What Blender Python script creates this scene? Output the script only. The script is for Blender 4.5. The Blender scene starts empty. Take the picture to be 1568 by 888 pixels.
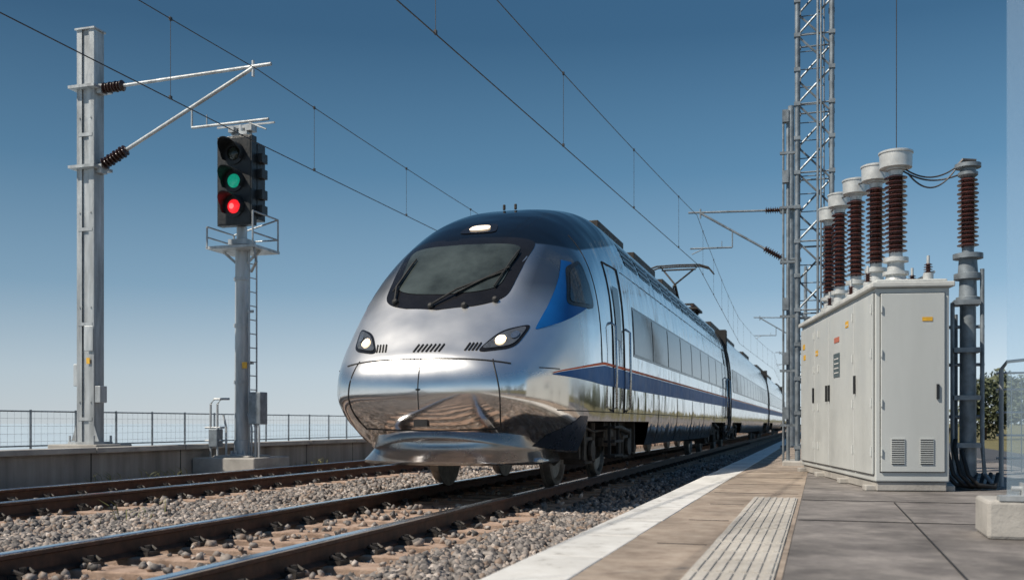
import bpy, math, random
import numpy as np
from mathutils import Vector, Matrix
random.seed(7); np.random.seed(7)
scene=bpy.context.scene
R=math.radians

# ---------------------------------------------------------------- materials
def new_mat(name):
    m=bpy.data.materials.new(name); m.use_nodes=True
    nt=m.node_tree; b=nt.nodes["Principled BSDF"]
    return m,nt,b
def noise(nt,scale,detail=6,rough=.6,vec=None):
    n=nt.nodes.new("ShaderNodeTexNoise"); n.inputs["Scale"].default_value=scale
    n.inputs["Detail"].default_value=detail; n.inputs["Roughness"].default_value=rough
    if vec is None:
        g=nt.nodes.new("ShaderNodeTexCoord"); vec=g.outputs["Object"]
    nt.links.new(vec,n.inputs["Vector"]); return n
def ramp(nt,src,stops):
    r=nt.nodes.new("ShaderNodeValToRGB"); e=r.color_ramp.elements
    while len(e)<len(stops): e.new(.5)
    for i,(p,c) in enumerate(stops):
        e[i].position=p; e[i].color=(c[0],c[1],c[2],1)
    nt.links.new(src,r.inputs[0]); return r
def mathn(nt,op,a,b=None,clamp=False):
    n=nt.nodes.new("ShaderNodeMath"); n.operation=op; n.use_clamp=clamp
    for i,v in enumerate((a,b)):
        if v is None: continue
        if hasattr(v,"links"): nt.links.new(v,n.inputs[i])
        else: n.inputs[i].default_value=v
    return n.outputs[0]
def mixc(nt,f,a,b,mode='MIX'):
    n=nt.nodes.new("ShaderNodeMix"); n.data_type='RGBA'; n.blend_type=mode
    for idx,v in ((0,f),(6,a),(7,b)):
        if hasattr(v,"links"): nt.links.new(v,n.inputs[idx])
        else: n.inputs[idx].default_value = v if idx==0 else (v[0],v[1],v[2],1)
    return n.outputs[2]
def sc(c,k): return tuple(min(1,x*k) for x in c)
def pmat(name,col,rough=.5,metal=0,ns=4,na=.2,bump=0,bs=60,rv=.12,col2=None,dist=.01,coat=0,streak=False,spec=.5):
    m,nt,b=new_mat(name)
    vec=None
    if streak:
        g=nt.nodes.new("ShaderNodeTexCoord"); mp=nt.nodes.new("ShaderNodeMapping")
        mp.inputs["Scale"].default_value=(1,1,.15); nt.links.new(g.outputs["Object"],mp.inputs[0]); vec=mp.outputs[0]
    n=noise(nt,ns,vec=vec)
    a=sc(col,1-na); c=col2 if col2 else sc(col,1+na)
    r=ramp(nt,n.outputs["Fac"],[(.32,a),(.68,c)])
    nt.links.new(r.outputs[0],b.inputs["Base Color"])
    b.inputs["Metallic"].default_value=metal; b.inputs["Specular IOR Level"].default_value=spec
    n3=noise(nt,ns*2.7,4)
    rr=nt.nodes.new("ShaderNodeMapRange"); rr.inputs[1].default_value=.3; rr.inputs[2].default_value=.7
    rr.inputs[3].default_value=max(.02,rough-rv); rr.inputs[4].default_value=min(1,rough+rv)
    nt.links.new(n3.outputs["Fac"],rr.inputs[0]); nt.links.new(rr.outputs[0],b.inputs["Roughness"])
    if coat: b.inputs["Coat Weight"].default_value=coat
    if bump:
        n2=noise(nt,bs,5); bp=nt.nodes.new("ShaderNodeBump"); bp.inputs["Strength"].default_value=bump
        bp.inputs["Distance"].default_value=dist
        nt.links.new(n2.outputs["Fac"],bp.inputs["Height"]); nt.links.new(bp.outputs[0],b.inputs["Normal"])
    return m
def emat(name,col,s,base=None):
    m,nt,b=new_mat(name); b.inputs["Base Color"].default_value=(*(base or sc(col,.5)),1)
    b.inputs["Emission Strength"].default_value=s
    n=noise(nt,60,2); r=ramp(nt,n.outputs["Fac"],[(.3,sc(col,.6)),(.7,col)]); nt.links.new(r.outputs[0],b.inputs["Emission Color"])
    b.inputs["Roughness"].default_value=.2
    return m

M={}
M['galv']=pmat("galvanised_steel",(.40,.42,.43),.5,.35,6,.35,.15,40,streak=True)
M['galvd']=pmat("dark_galvanised_steel",(.22,.25,.275),.5,.4,6,.35,.15,40)
M['black']=pmat("black_enamel",(.016,.018,.02),.45,0,8,.3)
M['rubber']=pmat("rubber_black",(.02,.02,.02),.7,0,8,.3)
M['under']=pmat("underframe_grime",(.045,.038,.033),.65,.2,7,.5,.3,40)
M['wheel']=pmat("wheel_steel",(.28,.25,.22),.4,.7,9,.35)
M['cab']=pmat("cabinet_paint",(.52,.54,.53),.42,0,1.3,.10,.08,90,streak=True)
M['cabtop']=pmat("cabinet_roof_paint",(.58,.59,.57),.5,0,3,.2)
M['cap']=pmat("cast_aluminium",(.56,.57,.56),.38,.3,9,.15,.1,80)
M['porc']=pmat("brown_porcelain",(.070,.024,.018),.22,0,5,.4,coat=.5,rv=.08)
M['porcd']=pmat("dark_insulator",(.05,.025,.02),.3,0,5,.35)
M['copper']=pmat("overhead_wire",(.07,.068,.07),.5,.5,5,.2)
M['yellow']=pmat("warning_label_yellow",(.75,.42,.04),.5,0,30,.2)
M['redl']=pmat("warning_label_red",(.5,.16,.10),.5,0,30,.2)
M['white']=pmat("white_label",(.7,.7,.68),.5,0,30,.1)
M['dplate']=pmat("information_plate",(.09,.12,.13),.45,0,60,.5)
M['conc']=pmat("concrete",(.38,.36,.33),.85,0,1.7,.3,.5,35,streak=False)
M['concw']=pmat("weathered_concrete_wall",(.27,.255,.235),.85,0,1.4,.5,.6,25,streak=True)
M['blue']=pmat("blue_livery_paint",(.008,.095,.31),.42,0,2,.12,rv=.06,spec=.12)
M['orange']=pmat("orange_livery_line",(.70,.13,.04),.5,0,2,.1,spec=.12)
M['navy']=pmat("navy_livery_paint",(.035,.05,.08),.3,.4,2,.2,spec=.3)
M['pilot']=pmat("pilot_silver",(.50,.51,.52),.24,.92,2,.12,rv=.05)
M['seam']=pmat("panel_gap",(.015,.015,.016),.7,0,8,.2)
M['glass']=pmat("train_window_glass",(.025,.04,.055),.07,0,1.5,.3,rv=.03)
M['wglass']=pmat("windscreen_glass",(.045,.056,.055),.05,0,1.2,.7,rv=.03)
M['mask']=pmat("windscreen_surround",(.012,.012,.014),.2,0,3,.2,rv=.05,spec=.35)
M['lens']=pmat("headlight_lens",(.24,.25,.26),.15,.7,20,.3,rv=.05)
M['steelp']=pmat("polished_handrail",(.5,.52,.54),.25,.9,20,.1)
M['glow']=emat("headlamp_glow",(1,.74,.46),7)
M['glow2']=emat("running_lamp_glow",(1,.80,.58),2.6)
M['green']=emat("green_signal_lens",(.01,.42,.27),.7,(.01,.12,.08))
M['red']=emat("red_signal_lens",(1,.02,.03),1.3,(.3,.02,.02))
M['redhot']=emat("red_signal_lamp",(1,.10,.10),3)
M['off']=pmat("unlit_signal_lens",(.02,.025,.02),.1,0,20,.2)

def train_mat():
    m,nt,b=new_mat("brushed_silver_livery")
    g=nt.nodes.new("ShaderNodeTexCoord"); sx=nt.nodes.new("ShaderNodeSeparateXYZ"); nt.links.new(g.outputs["Object"],sx.inputs[0])
    x=sx.outputs[0]; y=sx.outputs[1]; z=sx.outputs[2]
    k=mathn(nt,'MULTIPLY',mathn(nt,'SUBTRACT',y,12.6),.2)
    n=nt.nodes.new("ShaderNodeClamp"); nt.links.new(k,n.inputs[0]); n.inputs[1].default_value=0; n.inputs[2].default_value=.5
    th=mathn(nt,'ADD',n.outputs[0],3.06)
    mask=mathn(nt,'MULTIPLY',mathn(nt,'SUBTRACT',z,th),40,True)
    n1=noise(nt,1.3,6); r=ramp(nt,n1.outputs["Fac"],[(.3,(.76,.765,.77)),(.7,(.88,.882,.885))])
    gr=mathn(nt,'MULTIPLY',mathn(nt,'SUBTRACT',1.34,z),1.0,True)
    n5=noise(nt,1.2,3); grime_refl=mathn(nt,'MULTIPLY',gr,mathn(nt,'ADD',n5.outputs["Fac"],.1))
    c1=mixc(nt,grime_refl,r.outputs[0],(.50,.36,.27))  # lower-body grime, raised and warmed to paint orange reflections into the colour
    # soft-edged darker grey on the shoulders either side of the windscreen
    ax=mathn(nt,'ABSOLUTE',mathn(nt,'ADD',x,4.2))
    sh=mathn(nt,'MULTIPLY',mathn(nt,'SUBTRACT',z,2.05),2.2,True)
    sh=mathn(nt,'MULTIPLY',sh,mathn(nt,'MULTIPLY',mathn(nt,'SUBTRACT',12.75,y),3,True))
    sh=mathn(nt,'MULTIPLY',sh,mathn(nt,'MULTIPLY',mathn(nt,'SUBTRACT',ax,.70),4,True))
    c1=mixc(nt,mathn(nt,'MULTIPLY',sh,.86),c1,(.17,.18,.19))
    c2=mixc(nt,mask,c1,(.075,.077,.08))
    nt.links.new(c2,b.inputs["Base Color"])
    b.inputs["Metallic"].default_value=.95
    hood=mathn(nt,'MULTIPLY',mathn(nt,'MULTIPLY',mathn(nt,'SUBTRACT',z,1.1),2.2,True),mathn(nt,'MULTIPLY',mathn(nt,'SUBTRACT',12.3,y),1.2,True))
    n3=noise(nt,2,3,.5); rr=nt.nodes.new("ShaderNodeMapRange"); rr.inputs[1].default_value=.3; rr.inputs[2].default_value=.7
    rr.inputs[3].default_value=.07; rr.inputs[4].default_value=.13
    nt.links.new(n3.outputs["Fac"],rr.inputs[0])
    ro=mathn(nt,'ADD',rr.outputs[0],mathn(nt,'MULTIPLY',hood,.27)); nt.links.new(ro,b.inputs["Roughness"])
    mp=nt.nodes.new("ShaderNodeMapping"); mp.inputs["Scale"].default_value=(1,1.7,.8); nt.links.new(g.outputs["Object"],mp.inputs[0])
    n4=noise(nt,1.7,1,.3,vec=mp.outputs[0]); bp=nt.nodes.new("ShaderNodeBump"); bp.inputs["Distance"].default_value=.035
    st=mathn(nt,'ADD',.16,mathn(nt,'MULTIPLY',mathn(nt,'MULTIPLY',mathn(nt,'SUBTRACT',y,11.2),.5,True),.5)); nt.links.new(st,bp.inputs["Strength"])
    nt.links.new(n4.outputs["Fac"],bp.inputs["Height"]); nt.links.new(bp.outputs[0],b.inputs["Normal"])
    return m
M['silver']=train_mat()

def ground_mat(name,stops,ns,bump,bs,rough=.9,dist=.02,big=None):
    m,nt,b=new_mat(name); n=noise(nt,ns,10,.7)
    r=ramp(nt,n.outputs["Fac"],stops); out=r.outputs[0]
    if big:
        nb=noise(nt,big[0],5,.6); rb=ramp(nt,nb.outputs["Fac"],[(.35,(big[1],)*3),(.62,(1,1,1))])
        out=mixc(nt,1.0,out,rb.outputs[0],'MULTIPLY')
    nt.links.new(out,b.inputs["Base Color"])
    b.inputs["Roughness"].default_value=rough
    n2=noise(nt,bs,8,.7); bp=nt.nodes.new("ShaderNodeBump"); bp.inputs["Strength"].default_value=bump; bp.inputs["Distance"].default_value=dist
    nt.links.new(n2.outputs["Fac"],bp.inputs["Height"]); nt.links.new(bp.outputs[0],b.inputs["Normal"])
    return m
M['asphalt']=ground_mat("platform_asphalt",[(.3,(.16,.142,.135)),(.5,(.245,.222,.207)),(.7,(.36,.325,.298))],5,.6,140,.8,.006,(1.5,.5))
M['road']=ground_mat("road_asphalt",[(.3,(.045,.05,.06)),(.7,(.08,.085,.095))],6,.4,100)
M['paving']=ground_mat("tan_paving",[(.3,(.25,.19,.147)),(.5,(.385,.308,.243)),(.7,(.48,.40,.325))],6,.5,120,.85,.006,(1.3,.62))
M['paint']=ground_mat("worn_white_paint",[(.30,(.36,.34,.31)),(.44,(.70,.68,.64)),(.7,(.8,.79,.76))],7,.3,120,.7,.004,(1.5,.8))
M['tactile']=ground_mat("tactile_paving",[(.3,(.42,.385,.34)),(.6,(.60,.56,.50)),(.8,(.70,.67,.61))],8,.3,120,.8,.004,(1.2,.75))
M['bed']=ground_mat("ballast_bed",[(.3,(.10,.08,.065)),(.7,(.26,.21,.17))],14,1,40,.95,.05)
M['ground']=ground_mat("dry_grass_ground",[(.3,(.09,.085,.03)),(.6,(.19,.165,.075)),(.8,(.27,.225,.12))],.8,.6,20,.95,.05)
M['sleeper']=ground_mat("sleeper_concrete",[(.3,(.20,.13,.09)),(.5,(.40,.28,.21)),(.75,(.52,.39,.31))],8,.7,50,.9,.01)
M['rust']=ground_mat("rusty_rail_web",[(.3,(.04,.02,.013)),(.6,(.115,.05,.028)),(.8,(.19,.09,.05))],12,.5,80,.65,.004)
M['railtop']=pmat("polished_rail_head",(.80,.82,.85),.16,.95,6,.12,.04,60,rv=.06)
def sea_mat():
    m,nt,b=new_mat("sea_water"); n=noise(nt,.02,6); r=ramp(nt,n.outputs["Fac"],[(.3,(.42,.51,.58)),(.7,(.48,.57,.63))])
    nt.links.new(r.outputs[0],b.inputs["Base Color"]); b.inputs["Roughness"].default_value=.7; b.inputs["Specular IOR Level"].default_value=.2
    n2=noise(nt,.5,8,.6); bp=nt.nodes.new("ShaderNodeBump"); bp.inputs["Strength"].default_value=.1; bp.inputs["Distance"].default_value=.1
    nt.links.new(n2.outputs["Fac"],bp.inputs["Height"]); nt.links.new(bp.outputs[0],b.inputs["Normal"]); return m
M['sea']=sea_mat()
def stone_mat():
    m,nt,b=new_mat("ballast_stone")
    g=nt.nodes.new("ShaderNodeTexCoord"); v=nt.nodes.new("ShaderNodeTexVoronoi"); v.inputs["Scale"].default_value=15
    nt.links.new(g.outputs["Object"],v.inputs["Vector"])
    sp=nt.nodes.new("ShaderNodeSeparateColor"); nt.links.new(v.outputs["Color"],sp.inputs[0])
    r=ramp(nt,sp.outputs[0],[(0,(.07,.067,.067)),(.35,(.195,.183,.177)),(.62,(.31,.29,.275)),(.8,(.26,.195,.15)),(1,(.54,.50,.47))])
    n=noise(nt,40,5); o=mixc(nt,.5,r.outputs[0],n.outputs["Fac"],'MULTIPLY'); o=mixc(nt,1,o,(1.27,1.21,1.16),'MULTIPLY')
    nt.links.new(o,b.inputs["Base Color"]); b.inputs["Roughness"].default_value=.7
    return m
M['stone']=stone_mat()
def leaf_mat(name,a,c):
    m,nt,b=new_mat(name); n=noise(nt,1.4,4); r=ramp(nt,n.outputs["Fac"],[(.3,a),(.7,c)])
    nt.links.new(r.outputs[0],b.inputs["Base Color"]); b.inputs["Roughness"].default_value=.7; return m
M['leaf']=leaf_mat("foliage",(.055,.075,.04),(.13,.14,.07))
M['weed']=leaf_mat("weed_blades",(.10,.13,.04),(.30,.26,.09))
M['bark']=pmat("bark",(.12,.085,.06),.9,0,8,.4)
def glass_panel():
    m,nt,b=new_mat("shelter_glass"); out=nt.nodes["Material Output"]
    tr=nt.nodes.new("ShaderNodeBsdfTransparent"); tr.inputs[0].default_value=(.93,.97,1,1)
    mx=nt.nodes.new("ShaderNodeMixShader"); mx.inputs[0].default_value=.14
    b.inputs["Base Color"].default_value=(.6,.74,.84,1); b.inputs["Roughness"].default_value=.1
    nt.links.new(tr.outputs[0],mx.inputs[1]); nt.links.new(b.outputs[0],mx.inputs[2]); nt.links.new(mx.outputs[0],out.inputs[0]); return m
M['pane']=glass_panel()

# ---------------------------------------------------------------- mesh helpers
class G:
    def __init__(s): s.v=[]; s.f=[]
    def add(s,v,f):
        o=len(s.v); s.v+= [tuple(p) for p in v]; s.f+=[tuple(i+o for i in q) for q in f]; return s
    def box(s,c,d,rz=0,rm=None):
        m=rm if rm is not None else Matrix.Rotation(rz,3,'Z'); c=Vector(c); v=[]
        for x in(-.5,.5):
            for y in(-.5,.5):
                for z in(-.5,.5): v.append(c+m@Vector((x*d[0],y*d[1],z*d[2])))
        return s.add(v,[(0,1,3,2),(4,6,7,5),(0,4,5,1),(2,3,7,6),(0,2,6,4),(1,5,7,3)])
    def bar(s,p0,p1,w,h,up=(0,0,1)):
        p0=Vector(p0);p1=Vector(p1);d=(p1-p0);L=d.length;d.normalize();u=Vector(up)
        if abs(d.dot(u))>.98:u=Vector((0,1,0))
        x=d.cross(u).normalized();z=x.cross(d)
        m=Matrix((x,d,z)).transposed(); return s.box((p0+p1)/2,(w,L,h),rm=m)
    def lathe(s,p0,ax,prof,n=20,cap=True):
        p0=Vector(p0);ax=Vector(ax).normalized(); t=Vector((0,0,1)) if abs(ax.z)<.9 else Vector((1,0,0))
        a=ax.cross(t).normalized(); b=ax.cross(a); v=[];f=[]
        for h,r in prof:
            for i in range(n):
                th=2*math.pi*i/n; v.append(p0+ax*h+(a*math.cos(th)+b*math.sin(th))*r)
        for j in range(len(prof)-1):
            for i in range(n):
                k=(i+1)%n; f.append((j*n+i,j*n+k,(j+1)*n+k,(j+1)*n+i))
        if cap:
            f.append(tuple(range(n-1,-1,-1))); f.append(tuple((len(prof)-1)*n+i for i in range(n)))
        return s.add(v,f)
    def cyl(s,p0,p1,r,r1=None,n=14):
        p0=Vector(p0);p1=Vector(p1); return s.lathe(p0,p1-p0,[(0,r),((p1-p0).length,r if r1 is None else r1)],n)
    def tube(s,pts,r,n=6):
        pts=[Vector(p) for p in pts]; v=[];f=[]
        up=Vector((0,0,1))
        for i,p in enumerate(pts):
            d=(pts[min(i+1,len(pts)-1)]-pts[max(i-1,0)]).normalized()
            u=up if abs(d.dot(up))<.95 else Vector((1,0,0))
            a=d.cross(u).normalized(); b=d.cross(a)
            for k in range(n):
                th=2*math.pi*k/n; v.append(p+(a*math.cos(th)+b*math.sin(th))*r)
        for j in range(len(pts)-1):
            for i in range(n):
                k=(i+1)%n; f.append((j*n+i,j*n+k,(j+1)*n+k,(j+1)*n+i))
        f.append(tuple(range(n-1,-1,-1))); f.append(tuple((len(pts)-1)*n+i for i in range(n)))
        return s.add(v,f)
    def insul(s,p0,p1,ri,ro,n,seg=20):
        p0=Vector(p0);p1=Vector(p1);L=(p1-p0).length; pr=[]; h=L/n
        for i in range(n):
            b=i*h; q=ro if i%2==0 else ro*.9
            pr+=[(b,ri),(b+h*.3,ri),(b+h*.42,q),(b+h*.55,q),(b+h*.85,ri*1.08)]
        pr.append((L,ri)); return s.lathe(p0,p1-p0,pr,seg)
def top(name):
    e=bpy.data.objects.new(name,None); e.empty_display_size=.3; scene.collection.objects.link(e); return e
def mk(name,g,mat,parent=None,smooth=False,bevel=0,auto=None):
    me=bpy.data.meshes.new(name); me.from_pydata(g.v,[],g.f); me.update(); me.materials.append(M[mat] if isinstance(mat,str) else mat)
    o=bpy.data.objects.new(name,me); scene.collection.objects.link(o)
    if smooth:
        me.polygons.foreach_set("use_smooth",[True]*len(me.polygons))
        if auto:
            try: me.set_sharp_from_angle(angle=R(auto))
            except Exception: pass
    if bevel:
        b=o.modifiers.new("b",'BEVEL'); b.width=bevel; b.segments=2; b.limit_method='ANGLE'
    if parent: o.parent=parent
    return o

# ---------------------------------------------------------------- camera
HC=.83; TH=math.atan(471/1524.)
cam=bpy.data.cameras.new("camera"); co=bpy.data.objects.new("camera",cam); scene.collection.objects.link(co); scene.camera=co
co.location=(0,0,HC); co.rotation_euler=(R(90),0,TH); cam.lens=35; cam.sensor_width=36; cam.shift_y=204/1568.
cam.clip_end=20000; cam.clip_start=.05
cam.dof.use_dof=True; cam.dof.focus_distance=12.5; cam.dof.aperture_fstop=2.2

# ---------------------------------------------------------------- light
EL=R(49); AZ=R(48)
sun=bpy.data.lights.new("sun",'SUN'); sun.energy=5.0; sun.angle=R(.5); sun.color=(1,.92,.80)
so=bpy.data.objects.new("sun",sun); scene.collection.objects.link(so)
tr=Vector((math.sin(AZ)*math.cos(EL),math.cos(AZ)*math.cos(EL),-math.sin(EL)))
so.rotation_euler=tr.to_track_quat('-Z','Y').to_euler()
w=bpy.data.worlds.new("World"); scene.world=w; w.use_nodes=True; nt=w.node_tree
bg=nt.nodes["Background"]; sky=nt.nodes.new("ShaderNodeTexSky"); sky.sky_type='NISHITA'; sky.sun_disc=False
sky.sun_elevation=EL; sky.sun_rotation=R(180)+AZ; sky.air_density=1.0; sky.dust_density=.4; sky.ozone_density=2
tc=nt.nodes.new("ShaderNodeTexCoord"); sx_=nt.nodes.new("ShaderNodeSeparateXYZ"); nt.links.new(tc.outputs["Generated"],sx_.inputs[0])
gr_=ramp(nt,sx_.outputs[2],[(0,(.66,.74,.80)),(.05,(.55,.67,.77)),(.13,(.25,.42,.58)),(.24,(.098,.24,.395)),(.36,(.038,.122,.232)),(.6,(.022,.08,.18)),(1,(.02,.07,.16))])
fac=mathn(nt,'ADD',1.0,mathn(nt,'MULTIPLY',sx_.outputs[0],.32))
cv=nt.nodes.new("ShaderNodeCombineColor")
for i in range(3): nt.links.new(fac,cv.inputs[i])
gx=mixc(nt,1.0,gr_.outputs[0],cv.outputs[0],'MULTIPLY'); gx=mixc(nt,1.0,gx,(12.5,12.5,12.5),'MULTIPLY')
fin=mixc(nt,.87,sky.outputs[0],gx)
nt.links.new(fin,bg.inputs[0]); bg.inputs[1].default_value=.085
scene.view_settings.view_transform='Standard'; scene.view_settings.look='None'; scene.view_settings.exposure=0

# ---------------------------------------------------------------- ground & platform
def sheet(name,x0,x1,y0,y1,z,mat,parent=None):
    g=G(); g.add([(x0,y0,z),(x1,y0,z),(x1,y1,z),(x0,y1,z)],[(0,1,2,3)]); return mk(name,g,mat,parent)
sheet("ground",-14.2,4000,-4000,6000,-.34,'ground')
sheet("sea",-6000,-14.2,-4000,6000,-2.2,'sea')
sheet("ballast_bed",-11.2,-1.45,-12,400,-.28,'bed')
g=G(); g.box((-14.15,190,-1.3),(.3,800,2.4)); mk("seawall",g,'concw')
sheet("road",3.6,7.4,-60,400,-.33,'road')
g=G(); g.box((3.5,190,-.24),(.18,800,.3)); mk("kerb",g,'conc')

PZ=.14
pl=top("station_platform")
g=G(); g.box((.85,143,PZ-.3),(4.3,310,.6)); mk("slab",g,'asphalt',pl)
g=G(); g.add([(-1.3,-11.9,PZ+.004),(-.16,-11.9,PZ+.004),(-.16,297,PZ+.004),(-1.3,297,PZ+.004)],[(0,1,2,3)]); mk("paving_band",g,'paving',pl)
g=G(); y=-11
while y<200:
    L=.99; g.box((-1.24+random.uniform(-.004,.004),y+L/2,PZ-.055+random.uniform(-.003,.003)),(.37,L-.014,.13)); y+=1.0
mk("white_edge_coping",g,'paint',pl,bevel=.006)
g=G(); g.box((-1.335,143,PZ-.37),(.1,310,.48)); mk("platform_face",g,'concw',pl)
g=G(); y=-3
while y<9.3:
    dz=random.uniform(-.002,.002)
    g.box((-.385,y+.2,PZ+.006+dz),(.385,.394,.012))
    for i in range(7): g.box((-.385-.165+i*.055,y+.2,PZ+.0145+dz),(.026,.36,.008))
    y+=.4
mk("tactile_strip",g,'tactile',pl)
g=G()
for yy in np.arange(-3,60,1.45): g.box((-.75 if yy<9.4 else -.6,yy,PZ+.0055),(.28 if yy<9.4 else .8,.010,.003))
for yy in (7.4,9.35,13.6,22,31): g.box((1.4,yy,PZ+.003),(3.1,.012,.004))
g.box((.62,2,PZ+.003),(.010,14.5,.004))
mk("expansion_joints",g,'seam',pl)

# ---------------------------------------------------------------- tracks
def rail(g,gt,x,y0,y1):
    pr=[(-.075,-.172),(.075,-.172),(.075,-.16),(.012,-.14),(.012,-.05),(.043,-.038),(.043,-.006),(-.043,-.006),(-.043,-.038),(-.012,-.05),(-.012,-.14),(-.075,-.16)]
    n=len(pr); v=[(x+a,y0,b) for a,b in pr]+[(x+a,y1,b) for a,b in pr]
    g.add(v,[(i,(i+1)%n,(i+1)%n+n,i+n) for i in range(n)]+[tuple(range(n))[::-1],tuple(range(n,2*n))])
    pt=[(-.0435,-.012),(.0435,-.012),(.043,-.004),(.034,0.001),(-.034,0.001),(-.043,-.004)]
    n=6; v=[(x+a,y0,b) for a,b in pt]+[(x+a,y1,b) for a,b in pt]
    gt.add(v,[(i,(i+1)%n,(i+1)%n+n,i+n) for i in range(n)]+[tuple(range(n))[::-1],tuple(range(n,2*n))])
TR=[-4.2,-9.05]
sleep_y=np.arange(-9.7,150,.62)
for ti,cx in enumerate(TR):
    t=top("railway_track"); g=G(); gt=G()
    for dx in(-.8,.8): rail(g,gt,cx+dx,-12,400)
    mk("rails",g,'rust',t); mk("rail_heads",gt,'railtop',t)
    g=G(); c=G()
    for y in sleep_y:
        g.box((cx+random.uniform(-.02,.02),y,-.25+random.uniform(-.004,.0)),(2.6,.29,.155))
        if y<50:
            for dx in(-.8,.8):
                for sx in(-1,1):
                    c.box((cx+dx+sx*.115,y,-.158),(.11,.15,.035)); c.cyl((cx+dx+sx*.11,y,-.15),(cx+dx+sx*.11,y,-.095),.026,n=6)
                    c.tube([(cx+dx+sx*.16,y-.05,-.135),(cx+dx+sx*.1,y-.07,-.11),(cx+dx+sx*.055,y,-.13),(cx+dx+sx*.1,y+.07,-.11),(cx+dx+sx*.16,y+.05,-.135)],.014,5)
    mk("sleepers",g,'sleeper',t,bevel=.012); mk("rail_clips",c,'under',t)

def stones(name,N,x0,x1,y0,y1,r0,r1,ydist=1.0):
    phi=(1+5**.5)/2
    V=np.array([(-1,phi,0),(1,phi,0),(-1,-phi,0),(1,-phi,0),(0,-1,phi),(0,1,phi),(0,-1,-phi),(0,1,-phi),(phi,0,-1),(phi,0,1),(-phi,0,-1),(-phi,0,1)])/1.902
    F=np.array([(0,11,5),(0,5,1),(0,1,7),(0,7,10),(0,10,11),(1,5,9),(5,11,4),(11,10,2),(10,7,6),(7,1,8),(3,9,4),(3,4,2),(3,2,6),(3,6,8),(3,8,9),(4,9,5),(2,4,11),(6,2,10),(8,6,7),(9,8,1)])
    x=np.random.uniform(x0,x1,N); y=y0+(y1-y0)*np.random.rand(N)**ydist
    keep=np.ones(N,bool); onsl=np.zeros(N,bool)
    for cx in TR:
        for dx in(-.8,.8): keep&=np.abs(x-cx-dx)>.095
        ph=np.abs(((y+9.7+.31)%.62)-.31); s=(ph<.165)&(np.abs(x-cx)<1.32)
        onsl|=s
    keep&=~(onsl&(np.random.rand(N)<.945))
    x=x[keep];y=y[keep];onsl=onsl[keep];n=len(x)
    r=r0+(r1-r0)*np.random.rand(n)**1.4; z=-.245+np.random.rand(n)*.035
    between=np.zeros(n,bool)
    for cx in TR: between|=np.abs(x-cx)<1.3
    z=np.where(between,z-.028,z+.03+.025*np.sin(x*5+y*1.3)*np.sin(y*2.1)); z[onsl]=-.170+r[onsl]*.35
    P=V[None]*(1+np.random.uniform(-.38,.38,(n,12,1)))*(r[:,None,None]*np.random.uniform(.65,1.3,(n,1,3)))
    q=np.random.normal(size=(n,4)); q/=np.linalg.norm(q,axis=1)[:,None]; a,b,c,d=q.T
    Rm=np.stack([np.stack([1-2*(c*c+d*d),2*(b*c-a*d),2*(b*d+a*c)],-1),np.stack([2*(b*c+a*d),1-2*(b*b+d*d),2*(c*d-a*b)],-1),np.stack([2*(b*d-a*c),2*(c*d+a*b),1-2*(b*b+c*c)],-1)],1)
    P=np.einsum('nij,nkj->nki',Rm,P)+np.stack([x,y,z],-1)[:,None]
    Fa=(F[None]+12*np.arange(n)[:,None,None]).reshape(-1)
    me=bpy.data.meshes.new(name); me.vertices.add(n*12); me.vertices.foreach_set("co",P.reshape(-1).astype(np.float32))
    me.loops.add(len(Fa)); me.loops.foreach_set("vertex_index",Fa.astype(np.int32)); nf=len(Fa)//3
    me.polygons.add(nf); me.polygons.foreach_set("loop_start",(np.arange(nf)*3).astype(np.int32)); me.polygons.foreach_set("loop_total",np.full(nf,3,np.int32))
    me.update(calc_edges=True); me.materials.append(M['stone'])
    o=bpy.data.objects.new(name,me); scene.collection.objects.link(o); o.parent=bal
bal=top("ballast_stones")
stones("near_stones",38000,-6.9,-1.4,3.8,11,.016,.042)
stones("mid_stones",26000,-11.3,-1.4,10.5,32,.026,.05,1.4)
stones("far_track_stones",16000,-11.3,-6.8,5,14,.022,.046)

# ---------------------------------------------------------------- train
TX=-4.2; Y0=10.1; ZC=1.2
def pch(tb):
    xs=[math.sqrt(a) for a,b in tb]; ys=[b for a,b in tb]; n=len(xs)
    d=[(ys[i+1]-ys[i])/(xs[i+1]-xs[i]) for i in range(n-1)]
    m=[d[0]]+[0 if d[i-1]*d[i]<=0 else 2*d[i-1]*d[i]/(d[i-1]+d[i]) for i in range(1,n-1)]+[0]
    def f(t):
        s=math.sqrt(max(t,0))
        if s>=xs[-1]: return ys[-1]
        i=0
        while s>xs[i+1]: i+=1
        h=xs[i+1]-xs[i]; u=(s-xs[i])/h
        return (2*u**3-3*u*u+1)*ys[i]+(u**3-2*u*u+u)*h*m[i]+(-2*u**3+3*u*u)*ys[i+1]+(u**3-u*u)*h*m[i+1]
    return f
fW=pch([(0,0),(.03,.52),(.1,.84),(.25,1.07),(.5,1.23),(.9,1.38),(1.5,1.47),(2.4,1.5)])
fT=pch([(0,ZC),(.03,1.38),(.1,1.55),(.25,1.70),(.5,1.94),(.85,2.25),(1.2,2.62),(1.65,3.05),(2.1,3.34),(2.7,3.63),(3.5,3.87),(4.6,4.02)])
fB=pch([(0,ZC),(.03,.96),(.1,.84),(.25,.74),(.6,.62),(1.2,.52),(2,.47)])
fK=pch([(0,1),(.1,.7),(.5,.5),(1.2,.25),(2.4,.07)])
fN=pch([(0,2.2),(.5,2.45),(1.2,2.75),(2.5,3.0),(5,3.4)])
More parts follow.
